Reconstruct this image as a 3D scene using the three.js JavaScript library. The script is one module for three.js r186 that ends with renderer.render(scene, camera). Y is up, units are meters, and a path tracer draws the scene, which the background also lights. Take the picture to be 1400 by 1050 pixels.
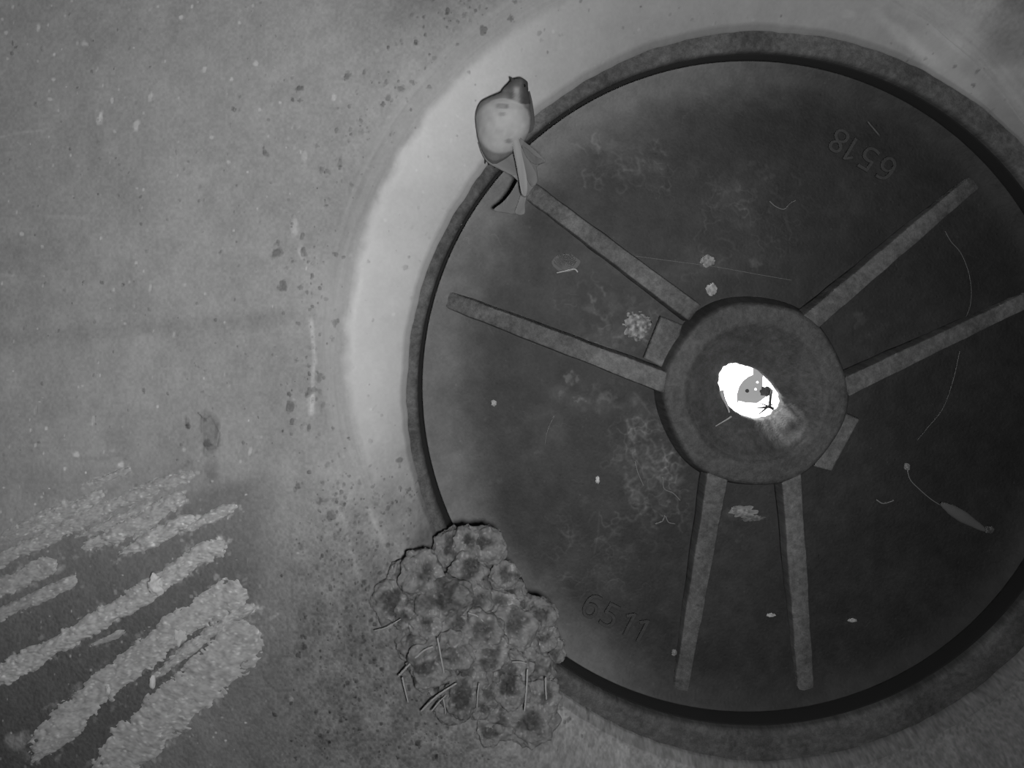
import * as THREE from 'three';
import { mergeGeometries, mergeVertices } from 'three/addons/utils/BufferGeometryUtils.js';
import { RoundedBoxGeometry } from 'three/addons/geometries/RoundedBoxGeometry.js';
import { FontLoader } from 'three/addons/loaders/FontLoader.js';
import { TextGeometry } from 'three/addons/geometries/TextGeometry.js';
import { RectAreaLightUniformsLib } from 'three/addons/lights/RectAreaLightUniformsLib.js';

// ---------------------------------------------------------------- camera, sky, sun, lamp, exposure
const scene = new THREE.Scene();
const DIST = 0.83, FOV = 45, F = 525 / Math.tan(FOV * Math.PI / 360);
const camera = new THREE.PerspectiveCamera(FOV, 1400 / 1050, 0.01, 20);
camera.position.set(0, 0, DIST);
camera.lookAt(0, 0, 0);
const CX = 688, CY = 350;                              // the picture's point straight ahead of the camera
camera.setViewOffset(1400, 1050, 700 - CX, 525 - CY, 1400, 1050);
scene.add(camera);

scene.background = new THREE.Color(0xffffff);          // overcast daylight outside the hatch
scene.backgroundIntensity = 5;
const sun = new THREE.DirectionalLight(0xffffff, 20);  // comes in through the hole, from outside upper left
sun.position.set(-1.28, 1.40, -0.84); sun.target.position.set(0.23, -0.122, -0.04);
sun.castShadow = true; sun.shadow.radius = 28;
sun.shadow.camera.left = sun.shadow.camera.bottom = -1.6; sun.shadow.camera.right = sun.shadow.camera.top = 1.6;
sun.shadow.camera.near = 0.1; sun.shadow.camera.far = 5; sun.shadow.mapSize.set(2048, 2048);
scene.add(sun, sun.target);

const LAMP = new THREE.Vector3(0.075, -0.055, 0.86), LAMP_AIM = new THREE.Vector3(-0.10, 0.0, 0.0);
const lampLight = new THREE.SpotLight(0xffffff, 1.86, 0, 1.12, 1.0, 2);
lampLight.position.copy(LAMP); lampLight.target.position.copy(LAMP_AIM);
lampLight.castShadow = true; lampLight.shadow.radius = 2.0; lampLight.shadow.mapSize.set(2048, 2048);
lampLight.shadow.camera.near = 0.02; lampLight.shadow.camera.far = 3;
scene.add(lampLight, lampLight.target);

const renderer = new THREE.WebGLRenderer({ antialias: true });
renderer.toneMapping = THREE.LinearToneMapping;
renderer.toneMappingExposure = 1.0;
renderer.shadowMap.enabled = true;
RectAreaLightUniformsLib.init();

// ---------------------------------------------------------------- helpers
const px2w = (x, y, z) => new THREE.Vector3((x - CX) * (DIST - z) / F, (CY - y) * (DIST - z) / F, z);
const unit = z => (DIST - z) / F;                       // metres per photograph pixel at depth z
function rng(s) { return () => { s |= 0; s = s + 0x6D2B79F5 | 0; let t = Math.imul(s ^ s >>> 15, 1 | s); t = t + Math.imul(t ^ t >>> 7, 61 | t) ^ t; return ((t ^ t >>> 14) >>> 0) / 4294967296; }; }
const hash = (x, y, z) => { let h = Math.imul(x, 374761393) + Math.imul(y, 668265263) + Math.imul(z, 1274126177) | 0; h = Math.imul(h ^ h >>> 13, 1274126177); return ((h ^ h >>> 16) >>> 0) / 4294967296; };
function n2(x, y, s = 0) {
  const xi = Math.floor(x), yi = Math.floor(y); let u = x - xi, v = y - yi; u = u * u * (3 - 2 * u); v = v * v * (3 - 2 * v);
  const a = hash(xi, yi, s), b = hash(xi + 1, yi, s), c = hash(xi, yi + 1, s), d = hash(xi + 1, yi + 1, s);
  return (a + (b - a) * u + (c - a) * v + (a - b - c + d) * u * v) * 2 - 1;
}
function n3(x, y, z, s = 0) { const zi = Math.floor(z); let w = z - zi; w = w * w * (3 - 2 * w); const o = s * 131; return n2(x, y, zi + o) * (1 - w) + n2(x, y, zi + 1 + o) * w; }
const fbm = (x, y, o = 4, s = 0) => { let a = 0, m = 0.5; for (let i = 0; i < o; i++) { a += m * n2(x, y, s + i * 17); x = x * 2.03 + 5.1; y = y * 2.03 + 1.7; m *= 0.5; } return a; };
const fbm3 = (x, y, z, o = 3, s = 0) => { let a = 0, m = 0.5; for (let i = 0; i < o; i++) { a += m * n3(x, y, z, s + i * 7); x *= 2.05; y *= 2.05; z *= 2.05; m *= 0.5; } return a; };
const clamp = (v, a = 0, b = 1) => Math.min(b, Math.max(a, v));
const sm = (a, b, v) => { const t = clamp((v - a) / (b - a)); return t * t * (3 - 2 * t); };
const lerp = (a, b, t) => a + (b - a) * t;
const grey = v => new THREE.Color(`rgb(${Math.round(v)},${Math.round(v)},${Math.round(v)})`);

const used = new Map();
function numbered(name) { const n = used.get(name) ?? 0; used.set(name, n + 1); return n ? `${name}_${String(n).padStart(3, '0')}` : name; }
function tag(o, label, category, group, kind) { if (label) o.userData.label = label; if (category) o.userData.category = category; if (group) o.userData.group = group; if (kind) o.userData.kind = kind; return o; }
function mesh(name, geo, mat, parent = scene) {
  const m = new THREE.Mesh(geo, mat); m.name = numbered(name); m.castShadow = m.receiveShadow = true; parent.add(m); return m;
}
function thing(name, label, category, group) { const g = new THREE.Group(); g.name = numbered(name); scene.add(g); return tag(g, label, category, group); }
function anchor(g, p) { g.position.copy(p); g.updateMatrixWorld(true); for (const c of g.children) c.position.sub(p); return g; }   // put a thing's origin at its base

// loft: rings of equal length; each ring a list of Vector3
function loft(rings, { closed = true, caps = false } = {}) {
  const n = rings[0].length, pos = [], idx = [];
  for (const r of rings) for (const p of r) pos.push(p.x, p.y, p.z);
  const m = closed ? n : n - 1;
  for (let i = 0; i + 1 < rings.length; i++) for (let j = 0; j < m; j++) {
    const a = i * n + j, b = i * n + (j + 1) % n, c = a + n, d = b + n; idx.push(a, c, b, b, c, d);
  }
  if (caps) for (const [k, flip] of [[0, false], [rings.length - 1, true]]) {
    const c = new THREE.Vector3(); rings[k].forEach(p => c.add(p)); c.divideScalar(n);
    const ci = pos.length / 3; pos.push(c.x, c.y, c.z);
    for (let j = 0; j < n; j++) { const a = k * n + j, b = k * n + (j + 1) % n; flip ? idx.push(a, ci, b) : idx.push(a, b, ci); }
  }
  const g = new THREE.BufferGeometry();
  g.setAttribute('position', new THREE.Float32BufferAttribute(pos, 3)); g.setIndex(idx); g.computeVertexNormals();
  return g;
}
function planarUV(g, w, x0 = 0, y0 = 0, h = w) {
  const p = g.attributes.position, uv = new Float32Array(p.count * 2);
  for (let i = 0; i < p.count; i++) { uv[2 * i] = (p.getX(i) - x0) / w; uv[2 * i + 1] = (p.getY(i) - y0) / h; }
  g.setAttribute('uv', new THREE.BufferAttribute(uv, 2)); return g;
}
function tube(pts, r0, r1 = r0, radial = 7, seg = pts.length * 5) {   // tapering tube with closed ends
  const c = new THREE.CatmullRomCurve3(pts), fr = c.computeFrenetFrames(seg, false), rings = [];
  for (let i = 0; i <= seg; i++) {
    const t = i / seg, p = c.getPointAt(t), r = lerp(r0, r1, t), ring = [];
    for (let j = 0; j < radial; j++) { const a = -j / radial * 2 * Math.PI; ring.push(p.clone().addScaledVector(fr.normals[i], Math.cos(a) * r).addScaledVector(fr.binormals[i], Math.sin(a) * r)); }
    rings.push(ring);
  }
  return loft(rings, { caps: true });
}
function ball(detail = 4) { return mergeVertices(new THREE.IcosahedronGeometry(1, detail).deleteAttribute('uv').deleteAttribute('normal')); }
function blob(c, rx, ry, rz, seed, amp = 0.12, freq = 2.2, detail = 9, shape) {
  const g = ball(detail), p = g.attributes.position, v = new THREE.Vector3();
  for (let i = 0; i < p.count; i++) {
    v.fromBufferAttribute(p, i); const u = v.clone();
    let k = 1 + amp * 2 * fbm3(u.x * freq + seed * 3.1, u.y * freq + 7.7, u.z * freq + seed, 3, seed % 50);
    if (shape) k *= shape(u);
    p.setXYZ(i, c.x + u.x * rx * k, c.y + u.y * ry * k, c.z + u.z * rz * k);
  }
  g.computeVertexNormals(); return g;
}
function shade(g, f) {                                   // vertex colours (linear) from a function of the position
  const p = g.attributes.position, col = new Float32Array(p.count * 3), c = new THREE.Color();
  for (let i = 0; i < p.count; i++) { const v = clamp(f(p.getX(i), p.getY(i), p.getZ(i)), 4, 250) / 255; c.setRGB(v, v, v, THREE.SRGBColorSpace); col.set([c.r, c.g, c.b], 3 * i); }
  g.setAttribute('color', new THREE.BufferAttribute(col, 3)); return g;
}
function maps(w, h, fn) {                                // fn(u, v) -> [sRGB value 0..255, height 0..1]
  const a = new Uint8Array(w * h * 4), b = new Uint8Array(w * h * 4);
  for (let j = 0; j < h; j++) for (let i = 0; i < w; i++) {
    const [c, t] = fn(i, j), k = 4 * (j * w + i);
    a[k] = a[k + 1] = a[k + 2] = clamp(c, 0, 255); b[k] = b[k + 1] = b[k + 2] = clamp(t) * 255; a[k + 3] = b[k + 3] = 255;
  }
  return [a, b].map((d, q) => { const t = new THREE.DataTexture(d, w, h); t.magFilter = THREE.LinearFilter; t.minFilter = THREE.LinearMipmapLinearFilter; t.generateMipmaps = true; t.wrapS = t.wrapT = THREE.MirroredRepeatWrapping; if (!q) t.colorSpace = THREE.SRGBColorSpace; t.needsUpdate = true; return t; });
}
// a canvas of marks on the photograph's grid; each mark has a place, two radii, a turn and a strength
class Marks {
  constructor(x0, y0, x1, y1, s) { Object.assign(this, { x0, y0, s, w: Math.ceil((x1 - x0) * s), h: Math.ceil((y1 - y0) * s) }); this.c = new Float32Array(this.w * this.h); this.t = new Float32Array(this.w * this.h); }
  dot(x, y, rx, ry, ang, col, hgt = 0, hard = 0.4, rough = 0) {
    const R = Math.max(rx, ry) * 1.5, ca = Math.cos(ang), sa = Math.sin(ang), s = this.s;
    for (let j = Math.max(0, Math.floor((y - R - this.y0) * s)); j <= Math.min(this.h - 1, (y + R - this.y0) * s); j++)
      for (let i = Math.max(0, Math.floor((x - R - this.x0) * s)); i <= Math.min(this.w - 1, (x + R - this.x0) * s); i++) {
        const dx = i / s + this.x0 - x, dy = j / s + this.y0 - y, a = (dx * ca + dy * sa) / rx, b = (-dx * sa + dy * ca) / ry;
        let d = Math.hypot(a, b); if (rough) d += rough * fbm((dx + x) / (2 + R * 0.35), (dy + y) / (2 + R * 0.35), 3, 91);
        const k = 1 - sm(hard, 1.15, d); if (k > 0) { this.c[j * this.w + i] += col * k; this.t[j * this.w + i] += hgt * k; }
      }
  }
  line(pts, w, col, hgt = 0) {
    for (let k = 0; k + 1 < pts.length; k++) { const [x, y] = pts[k], [u, v] = pts[k + 1], n = Math.ceil(Math.hypot(u - x, v - y) / (w * 1.2)); for (let i = 0; i < n; i++) { const t = i / n; this.dot(lerp(x, u, t), lerp(y, v, t), w, w, 0, col * 0.55, hgt * 0.55, 0.1); } }
  }
  get(x, y) { const i = Math.round((x - this.x0) * this.s), j = Math.round((y - this.y0) * this.s); if (i < 0 || j < 0 || i >= this.w || j >= this.h) return [0, 0]; const k = j * this.w + i; return [this.c[k], this.t[k]]; }
}

// ---------------------------------------------------------------- the place: depths and circles
const WALL_Z = 0.05;                                     // face of the concrete wall; the iron frame's face is z = 0
const PLATE_Z = -0.039;                                  // face of the cover plate, sunk in the frame
const C = px2w(1035, 535, 0);                            // axis of frame, cover and hub
const R_IN = 465 * unit(0), R_OUT = 510 * unit(0);
// mortar edge on the frame, collar rim and outer trowelled band, by angle (image angle: 0 right, 90 up)
function edge1(a) {
  const s = Math.sin(a), c = Math.cos(a);
  let r = 500; r -= 19 * clamp(-c) + 4 * clamp(s); r += 8 * clamp(-s) * (1 - clamp(-c));
  return (r + 4 * fbm(c * 3 + 20, s * 3, 3, 3) + 2 * fbm(c * 30, s * 30, 2, 4)) * unit(0.004);
}
function circleHit(cx, cy, r, z, a) {                     // distance from C along angle a to a photographed circle lying at depth z
  const o = px2w(cx, cy, z), R = r * unit(z), dx = C.x - o.x, dy = C.y - o.y, b = dx * Math.cos(a) + dy * Math.sin(a);
  return -b + Math.sqrt(b * b - dx * dx - dy * dy + R * R);
}
const edge2 = a => Math.max(edge1(a) + 0.006, circleHit(1005, 480, 535, WALL_Z, a) + 0.003 * fbm(Math.cos(a) * 6, Math.sin(a) * 6, 3, 8));
const edge3 = a => Math.max(edge2(a) + 0.045, circleHit(1000, 470, 568, WALL_Z, a) + 0.006 * fbm(Math.cos(a) * 9 + 3, Math.sin(a) * 9, 4, 9));

// ---------------------------------------------------------------- wall texture: colour and fine relief in the wall's own plane
const TX0 = -0.51, TY0 = -0.50, TW = 1.04, TH = 0.78, NW = 2048, NH = 1536;
// mortar smears on the lower left wall: course on the photograph's grid, width, tone, height
const SMEARS = [
  [[[326, 691], [300, 701], [272, 716], [240, 732]], 14, 160, 0.005],
  [[[269, 711], [250, 714], [222, 728], [190, 746], [160, 758]], 21, 166, 0.007],
  [[[312, 745], [275, 758], [233, 788], [190, 815], [146, 841], [80, 880], [0, 926], [-60, 960]], 25, 164, 0.006],
  [[[338, 805], [300, 822], [243, 857], [190, 900], [131, 948], [90, 985], [40, 1030]], 37, 156, 0.005],
  [[[350, 826], [320, 842], [291, 862], [250, 893], [205, 930]], 15, 154, 0.005],
  [[[344, 851], [320, 885], [290, 918], [233, 970], [190, 1010], [130, 1060]], 52, 150, 0.005],
  [[[253, 675], [225, 693], [184, 718], [145, 736], [109, 750]], 21, 156, 0.005],
  [[[267, 648], [230, 660], [190, 676], [146, 694], [80, 728], [0, 766], [-50, 790]], 17, 152, 0.004],
  [[[143, 674], [110, 690], [75, 706], [40, 724]], 17, 158, 0.004],
  [[[79, 767], [50, 780], [20, 795], [-40, 825]], 26, 154, 0.004],
  [[[108, 790], [75, 806], [40, 822], [0, 840], [-40, 860]], 16, 150, 0.004],
  [[[207, 688], [170, 705], [140, 720], [100, 736]], 9, 152, 0.003],
  [[[247, 652], [232, 655], [210, 662]], 7, 150, 0.002],
  [[[356, 828], [348, 832], [336, 842]], 9, 158, 0.004],
  [[[240, 975], [215, 1000], [190, 1030]], 12, 158, 0.004],
  [[[175, 860], [150, 872], [120, 884]], 10, 148, 0.002],
  [[[120, 985], [80, 1012], [40, 1045]], 16, 150, 0.003],
  [[[90, 690], [60, 706], [20, 728], [-30, 748]], 14, 148, 0.002],
  [[[180, 640], [150, 652], [110, 664]], 8, 148, 0.002],
  [[[300, 905], [270, 935], [230, 985], [200, 1035]], 26, 150, 0.004],
];
const wm = new Marks(-60, -60, 1460, 1110, 1.0);
{
  const r = rng(11);
  // white splashes, a little taller than wide
  for (const [x, y, a, b, v] of [[53, 39, 3.5, 7, 45], [3, 26, 3, 3, 40], [9, 45, 3, 3, 40], [248, 24, 4, 4, 60], [116, 60, 5, 5, 45], [138, 160, 5, 11, 60], [187, 172, 4.5, 10, 50], [73, 109, 3.5, 3.5, 45], [154, 138, 3, 5, 40], [206, 133, 4, 8, 40], [280, 95, 3.5, 6, 40], [351, 87, 4, 5, 40], [317, 109, 3, 3, 40], [328, 32, 3, 3, 35], [457, 133, 4, 7, 40], [290, 188, 4, 4, 35], [312, 222, 3, 4, 35], [30, 320, 4, 4, 40], [58, 337, 3, 3, 40], [157, 180, 3, 3, 35], [69, 136, 5, 3, 35], [105, 621, 6, 5, 50], [165, 636, 5, 6, 65], [251, 615, 4, 4, 50], [241, 652, 3, 3, 55], [134, 672, 4, 3, 40], [342, 617, 3, 7, 40], [296, 789, 5, 6, 60], [262, 815, 3, 3, 60], [236, 764, 2, 2, 60], [398, 955, 5, 4, 40], [20, 1015, 18, 14, 60], [35, 1005, 10, 10, 40], [128, 575, 2.5, 9, 30], [238, 458, 2.5, 6, 30], [205, 395, 2.5, 8, 28], [90, 640, 3, 3, 50], [50, 560, 2.5, 8, 15]])
    wm.dot(x, y, a, b, 0.22, v * 0.75, 0.12, 0.35, 0.5);
  for (let i = 0; i < 170; i++) { const x = r() * 420, y = r() * 1050; wm.dot(x, y, 1 + r() * 1.6, 1.2 + r() * 2.6, 0.2, 14 + r() * 26, 0.05); }
  for (let i = 0; i < 90; i++) { const x = r() * 340, y = 640 + r() * 400; wm.dot(x, y, 1 + r() * 1.4, 1 + r() * 1.8, 0.2, 30 + r() * 40, 0.1); }
  for (let i = 0; i < 1500; i++) { const x = r() * 1400, y = r() * 1050; wm.dot(x, y, 0.8 + r() * 2.4, 1 + r() * 3.2, r(), (r() - 0.55) * 26, 0); }
  // pits: along the ragged outer edge of the trowelled band, and over the lower wall
  const pit = (x, y, s, v = 1) => wm.dot(x, y, s * (0.7 + r() * 0.5), s * (0.8 + r() * 0.9), (r() - 0.5) * 0.9, -36 * v, -0.35 * v, 0.1, 1.3);
  for (let i = 0; i < 420; i++) { const a = 2.1 + r() * 2.3, R = 570 + (r() + r() + r() - 1.2) * 42; pit(1000 + Math.cos(a) * R, 470 - Math.sin(a) * R, 1 + r() * r() * 4.2, 0.35 + r() * 0.6); }
  for (let i = 0; i < 900; i++) { const x = 380 + r() * 240 + r() * 60, y = 660 + r() * 380; pit(x, y, 0.8 + r() * r() * r() * 5, 0.3 + r() * 0.7); }
  for (let i = 0; i < 160; i++) pit(r() * 430, r() * 640, 0.9 + r() * 1.6, 0.3 + r() * 0.4);
  for (let i = 0; i < 90; i++) { const a = r() * 3.4 + 0.2, R = 490 + r() * 70; pit(1020 + Math.cos(a) * R, 505 - Math.sin(a) * R, 1 + r() * r() * 3, 0.3 + r() * 0.5); }
  for (const [x, y, s] of [[475, 103, 6], [409, 120, 5], [410, 138, 4], [401, 137, 3], [379, 343, 7], [388, 392, 7], [400, 358, 4], [407, 664, 5], [320, 150, 3], [363, 208, 4], [322, 152, 3], [375, 975, 4.5], [583, 908, 3.5], [570, 992, 6], [572, 1018, 5], [560, 940, 3], [497, 875, 5], [510, 905, 5], [452, 705, 8], [1215, 60, 4], [1320, 127, 4], [1363, 104, 3], [1328, 160, 4], [1372, 184, 5], [1233, 58, 3], [1330, 165, 3], [395, 555, 5], [400, 575, 4], [397, 540, 4], [140, 386, 3], [170, 389, 3], [255, 582, 3.5], [197, 535, 3], [600, 940, 3], [540, 640, 5], [660, 40, 5], [569, 58, 4], [700, 24, 4]]) pit(x, y, s, 1);
  // spalled hollow with a dark outline
  wm.dot(288, 592, 15, 34, -0.15, -20, -0.5, 0.5, 0.5); wm.line([[271, 565], [280, 574], [287, 569], [294, 582], [301, 594], [298, 612]], 1.8, -24, -0.5); wm.dot(283, 608, 5, 7, 0, -34, -0.3, 0.2, 1); wm.dot(297, 590, 4, 16, 0.1, -20, -0.2, 0.1, 1.4); wm.dot(280, 575, 7, 5, 0.4, -22, -0.2, 0.1, 1.4); wm.dot(290, 612, 10, 3, 0.1, -16, -0.1, 0.1, 1.4);
  wm.dot(256, 578, 4, 10, -0.2, -18, -0.3); wm.dot(291, 645, 14, 24, 0, -16, -0.2, 0.2, 0.6);
  // flaked lime along the band's outer edge, left
  wm.line([[425, 440], [428, 470], [430, 495], [427, 510], [428, 540], [424, 570]], 5, 38, 0.2); wm.dot(424, 545, 8, 24, 0, 22, 0.1, 0.2, 0.7); wm.dot(402, 310, 6, 14, 0.1, 30, 0.1, 0.3, 0.6); wm.dot(410, 345, 5, 10, 0, 22, 0.1, 0.3, 0.6); wm.dot(417, 215, 5, 14, 0, 20, 0.1, 0.3, 0.6);
  wm.line([[465, 700], [474, 730], [484, 770], [492, 800]], 4, 26, 0.2); wm.line([[500, 700], [515, 735], [523, 750]], 6, 28, 0.2);
  // long damp streaks across the wall, fine scratches
  wm.line([[-40, 470], [100, 455], [220, 448], [330, 440], [420, 430]], 17, -14); wm.line([[-40, 585], [60, 560], [160, 558]], 22, -9); wm.line([[0, 380], [100, 395], [260, 390]], 20, 6);
  wm.line([[0, 188], [30, 181], [60, 178]], 3, 16); wm.line([[0, 375], [25, 378]], 3, 12); wm.line([[50, 293], [80, 298], [110, 297], [125, 302]], 4, 11);
  wm.line([[40, 710], [100, 690], [165, 665]], 6, -12); wm.line([[100, 625], [140, 628], [170, 620]], 5, -14); wm.line([[200, 665], [240, 645], [265, 628]], 6, -16);
  // thin lime wash left around the mortar smears
  for (const [p, w, v] of SMEARS) for (let k = 0; k + 1 < p.length; k++) { const [x, y] = p[k], [u, q] = p[k + 1], n = Math.ceil(Math.hypot(u - x, q - y) / 3); for (let i = 0; i < n; i++) wm.dot(lerp(x, u, i / n) + (r() - 0.5) * w * 1.3, lerp(y, q, i / n) + (r() - 0.5) * w * 1.3, 2 + r() * w * 0.22, 2 + r() * w * 0.16, -0.6, (v - 122) * 0.75, 0.03, 0.1, 1.2); }
  // top right: old lime patches
  wm.dot(1330, 85, 90, 26, 0.75, 18, 0.1, 0.5, 0.8); wm.dot(1345, 140, 16, 34, -0.6, -22, -0.1, 0.6, 0.8); wm.dot(1260, 40, 60, 9, 0.6, 16, 0.1, 0.3, 0.6); wm.dot(1395, 30, 40, 60, 0, -22, 0, 0.5, 0.4); wm.dot(1175, 8, 12, 8, 0.3, 8, 0.1, 0.3, 0.6);
  wm.line([[1345, 918], [1365, 905], [1380, 893]], 3, 24, 0.2);
}
const ln = (x, y, x0, y0, x1, y1) => ((x - x0) * (y1 - y0) - (y - y0) * (x1 - x0)) / Math.hypot(x1 - x0, y1 - y0);  // signed distance from a line
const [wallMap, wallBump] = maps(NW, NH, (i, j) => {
  const X = TX0 + (i + 0.5) / NW * TW, Y = TY0 + (j + 0.5) / NH * TH;
  const x = CX + X * F / (DIST - WALL_Z), y = CY - Y * F / (DIST - WALL_Z);
  const d2 = Math.hypot(x - 1005, y - 480) - 535, d3 = Math.hypot(x - 1000, y - 470) - 568 + 10 * fbm(x / 22, y / 22, 3, 31);
  const big = fbm(x / 130, y / 130, 4, 41), mid = fbm(x / 22, y / 26, 3, 42), fine = fbm(x / 3.2, y / 3.6, 2, 43);
  const low = sm(560, 900, y + 40 * big);
  let v = 150 + 14 * big + 9 * mid + 13 * fine, h = 0.5 + 0.12 * mid + 0.05 * fine;
  v -= 22 * sm(120, -20, y - (x - 560) * 0.1) * sm(430, 600, x) * sm(760, 640, x);            // mottled patch above the band
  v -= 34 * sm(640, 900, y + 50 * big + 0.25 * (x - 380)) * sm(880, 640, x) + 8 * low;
  v -= (24 + 10 * mid) * sm(880, 960, y + 30 * big) * sm(900, 1120, x);                          // darker towards the lower right
  v += (16 * mid + 16 * fine) * low * sm(300, 480, x);                                            // rough lower wall
  h += 0.24 * mid * low + 0.16 * fine * low;
  const darkened = sm(0, 26, -ln(x, y, 0, 742, 300, 652) + 9 * mid) * sm(0, 30, ln(x, y, 150, 1060, 352, 835) + 12 * mid) * sm(395, 330, x + 26 * big);
  v -= darkened * (26 + 12 * mid);                                                              // wall set darker around the mortar smears
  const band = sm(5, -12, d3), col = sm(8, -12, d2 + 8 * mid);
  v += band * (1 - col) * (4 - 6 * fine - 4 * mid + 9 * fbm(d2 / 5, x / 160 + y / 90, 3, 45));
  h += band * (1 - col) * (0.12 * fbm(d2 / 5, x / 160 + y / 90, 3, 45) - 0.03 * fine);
  v += col * (-6 + 70 * sm(920, 480, x + 0.3 * y) - 8 * fine - 4 * mid - low * (34 - 24 * mid));                               // pale lime mortar of the collar; lamplight on its left side painted in
  h -= col * (0.05 * fine);
  const [c, t] = wm.get(x, y);
  return [v + c, h + t];
});

const iron = (v, rough = 0.75, extra = {}) => new THREE.MeshStandardMaterial({ color: grey(v), roughness: rough, metalness: 0, ...extra });
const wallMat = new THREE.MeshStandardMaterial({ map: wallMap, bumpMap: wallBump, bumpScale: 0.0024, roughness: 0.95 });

// ---------------------------------------------------------------- back wall with its round opening, mortar collar
function wallRelief(x, y) { return 0.0022 * fbm(x * 22, y * 22, 4, 51) + 0.004 * fbm(x * 5, y * 5, 2, 52); }
{
  const NA = 900, rows = [], rowsC = [];
  const ring = f => Array.from({ length: NA }, (_, k) => { const a = -k / NA * 2 * Math.PI; return f(a); });
  const at = (a, r, z) => new THREE.Vector3(C.x + Math.cos(a) * r, C.y + Math.sin(a) * r, z);
  const E1 = ring(edge1), E2 = ring(edge2), E3 = ring(edge3);
  const bevelTop = k => lerp(0.016, WALL_Z - 0.004, sm(0.008, 0.045, E2[k] - E1[k]));
  for (let i = 0; i <= 34; i++) {
    const t = i / 34;
    rowsC.push(Array.from({ length: NA }, (_, k) => {
      const a = -k / NA * 2 * Math.PI, r = lerp(E1[k], E2[k], t), p = at(a, r, 0);
      p.z = 0.001 + (bevelTop(k) - 0.001) * (sm(0, 0.09, t) * 0.14 + 0.86 * Math.pow(t, 0.9)) + 0.55 * wallRelief(p.x, p.y) * Math.sin(Math.PI * clamp(t * 1.2)) ** 0.5 + wallRelief(p.x, p.y) * sm(0.8, 1, t) * 0.6;
      if (t === 1) p.z = bevelTop(k) + wallRelief(p.x, p.y); return p;
    }));
  }
  for (let i = 0; i <= 22; i++) {
    const t = i / 22;
    rows.push(Array.from({ length: NA }, (_, k) => { const a = -k / NA * 2 * Math.PI, r = lerp(E2[k], E3[k], t), p = at(a, r, 0); p.z = lerp(bevelTop(k), WALL_Z, sm(0, 1, t)) + wallRelief(p.x, p.y); return p; }));
  }
  for (let i = 1; i <= 190; i++) {
    const t = i / 190;
    rows.push(Array.from({ length: NA }, (_, k) => { const a = -k / NA * 2 * Math.PI, r = E3[k] + (0.35 * t + 0.9 * t ** 4) * 1, p = at(a, r, 0); p.z = WALL_Z + wallRelief(p.x, p.y); return p; }));
  }
  rows.push(ring(a => at(a, 1.62, -0.16)), ring(a => at(a, R_OUT + 0.004, -0.16)), ring(a => at(a, R_OUT + 0.004, -0.004)));
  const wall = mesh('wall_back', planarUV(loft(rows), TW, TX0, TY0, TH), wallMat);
  tag(wall, 'pale grey rough concrete wall around the round hatch', null, null, 'structure');
  rowsC.unshift(ring((a) => at(a, R_OUT + 0.003, -0.02)), E1.map((r, k) => at(-k / NA * 2 * Math.PI, r, -0.0015)));
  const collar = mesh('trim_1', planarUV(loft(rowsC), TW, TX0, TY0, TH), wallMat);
  tag(collar, 'bright lime mortar collar sloping down to the iron frame', null, null, 'structure');

  // raised mortar smears fanning over the lower left wall: pieces of the wall
  const smearMat = new THREE.MeshStandardMaterial({ vertexColors: true, roughness: 0.95 });
  const smear = (pts, w, h, seed, v = 158) => {
    const P = pts.map(([x, y]) => px2w(x, y, WALL_Z)), c = new THREE.CatmullRomCurve3(P), L = c.getLength(), n = Math.max(16, Math.round(L / 0.0014)), rings = [], M = 26;
    for (let i = 0; i <= n; i++) {
      const t = i / n, p = c.getPointAt(t), d = c.getTangentAt(t), nx = -d.y, ny = d.x;
      const end = Math.sqrt(clamp(t * L / 0.009)) * Math.sqrt(clamp((1 - t) * L / 0.03));
      const W = w * unit(WALL_Z) * 0.7 * (0.25 + 0.75 * end) * (1 + 0.3 * fbm(t * L * 60, seed * 9.1, 3, seed)), ring = [];
      for (let j = 0; j <= M; j++) {
        const q = (j / M) * 2 - 1, x = p.x + nx * W * q, y = p.y + ny * W * q, along = t * L, across = q * W;
        const rise = 1.35 * (1 - q * q) * end - 0.5 + 0.75 * fbm(along * 150 + seed * 5, across * 260, 4, seed + 5) + 0.3 * n2(x * 700, y * 700, seed);
        ring.push(new THREE.Vector3(x, y, WALL_Z + wallRelief(x, y) + (j === 0 || j === M ? -0.002 : Math.max(-0.002, h * 0.5 * (rise > 0 ? Math.pow(rise, 0.7) : rise)))));
      }
      rings.push(ring);
    }
    const g = loft(rings, { closed: false });
    shade(g, (x, y) => v + 4 + 26 * fbm(x * 260, y * 260, 3, 71) + 26 * fbm(x * 900, y * 900, 2, 72) + (n2(x * 700, y * 420, 73) > 0.72 ? 34 : 0));
    mesh('mortar_smear', g, smearMat, wall);
  };
  SMEARS.forEach(([p, w, v, h], i) => smear(p, w, h, i + 1, v));
  const flake = blob(px2w(212, 801, WALL_Z + 0.006), 0.0058, 0.0085, 0.004, 5, 0.4, 1.6, 6);
  mesh('mortar_flake', shade(flake, (x, y) => 190 + 30 * fbm(x * 400, y * 400, 2, 3)), smearMat, wall);
  mesh('mortar_flake', shade(blob(px2w(209, 932, WALL_Z + 0.002), 0.0026, 0.0055, 0.003, 8, 0.2, 1.6, 5), () => 195), smearMat, wall);
  mesh('mortar_flake', shade(blob(px2w(244, 867, WALL_Z + 0.002), 0.0055, 0.008, 0.0025, 9, 0.5, 2.2, 6), () => 182), smearMat, wall);
  mesh('mortar_flake', shade(blob(px2w(148, 943, WALL_Z + 0.002), 0.002, 0.004, 0.002, 10, 0.2, 1.6, 5), () => 190), smearMat, wall);
}
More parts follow.
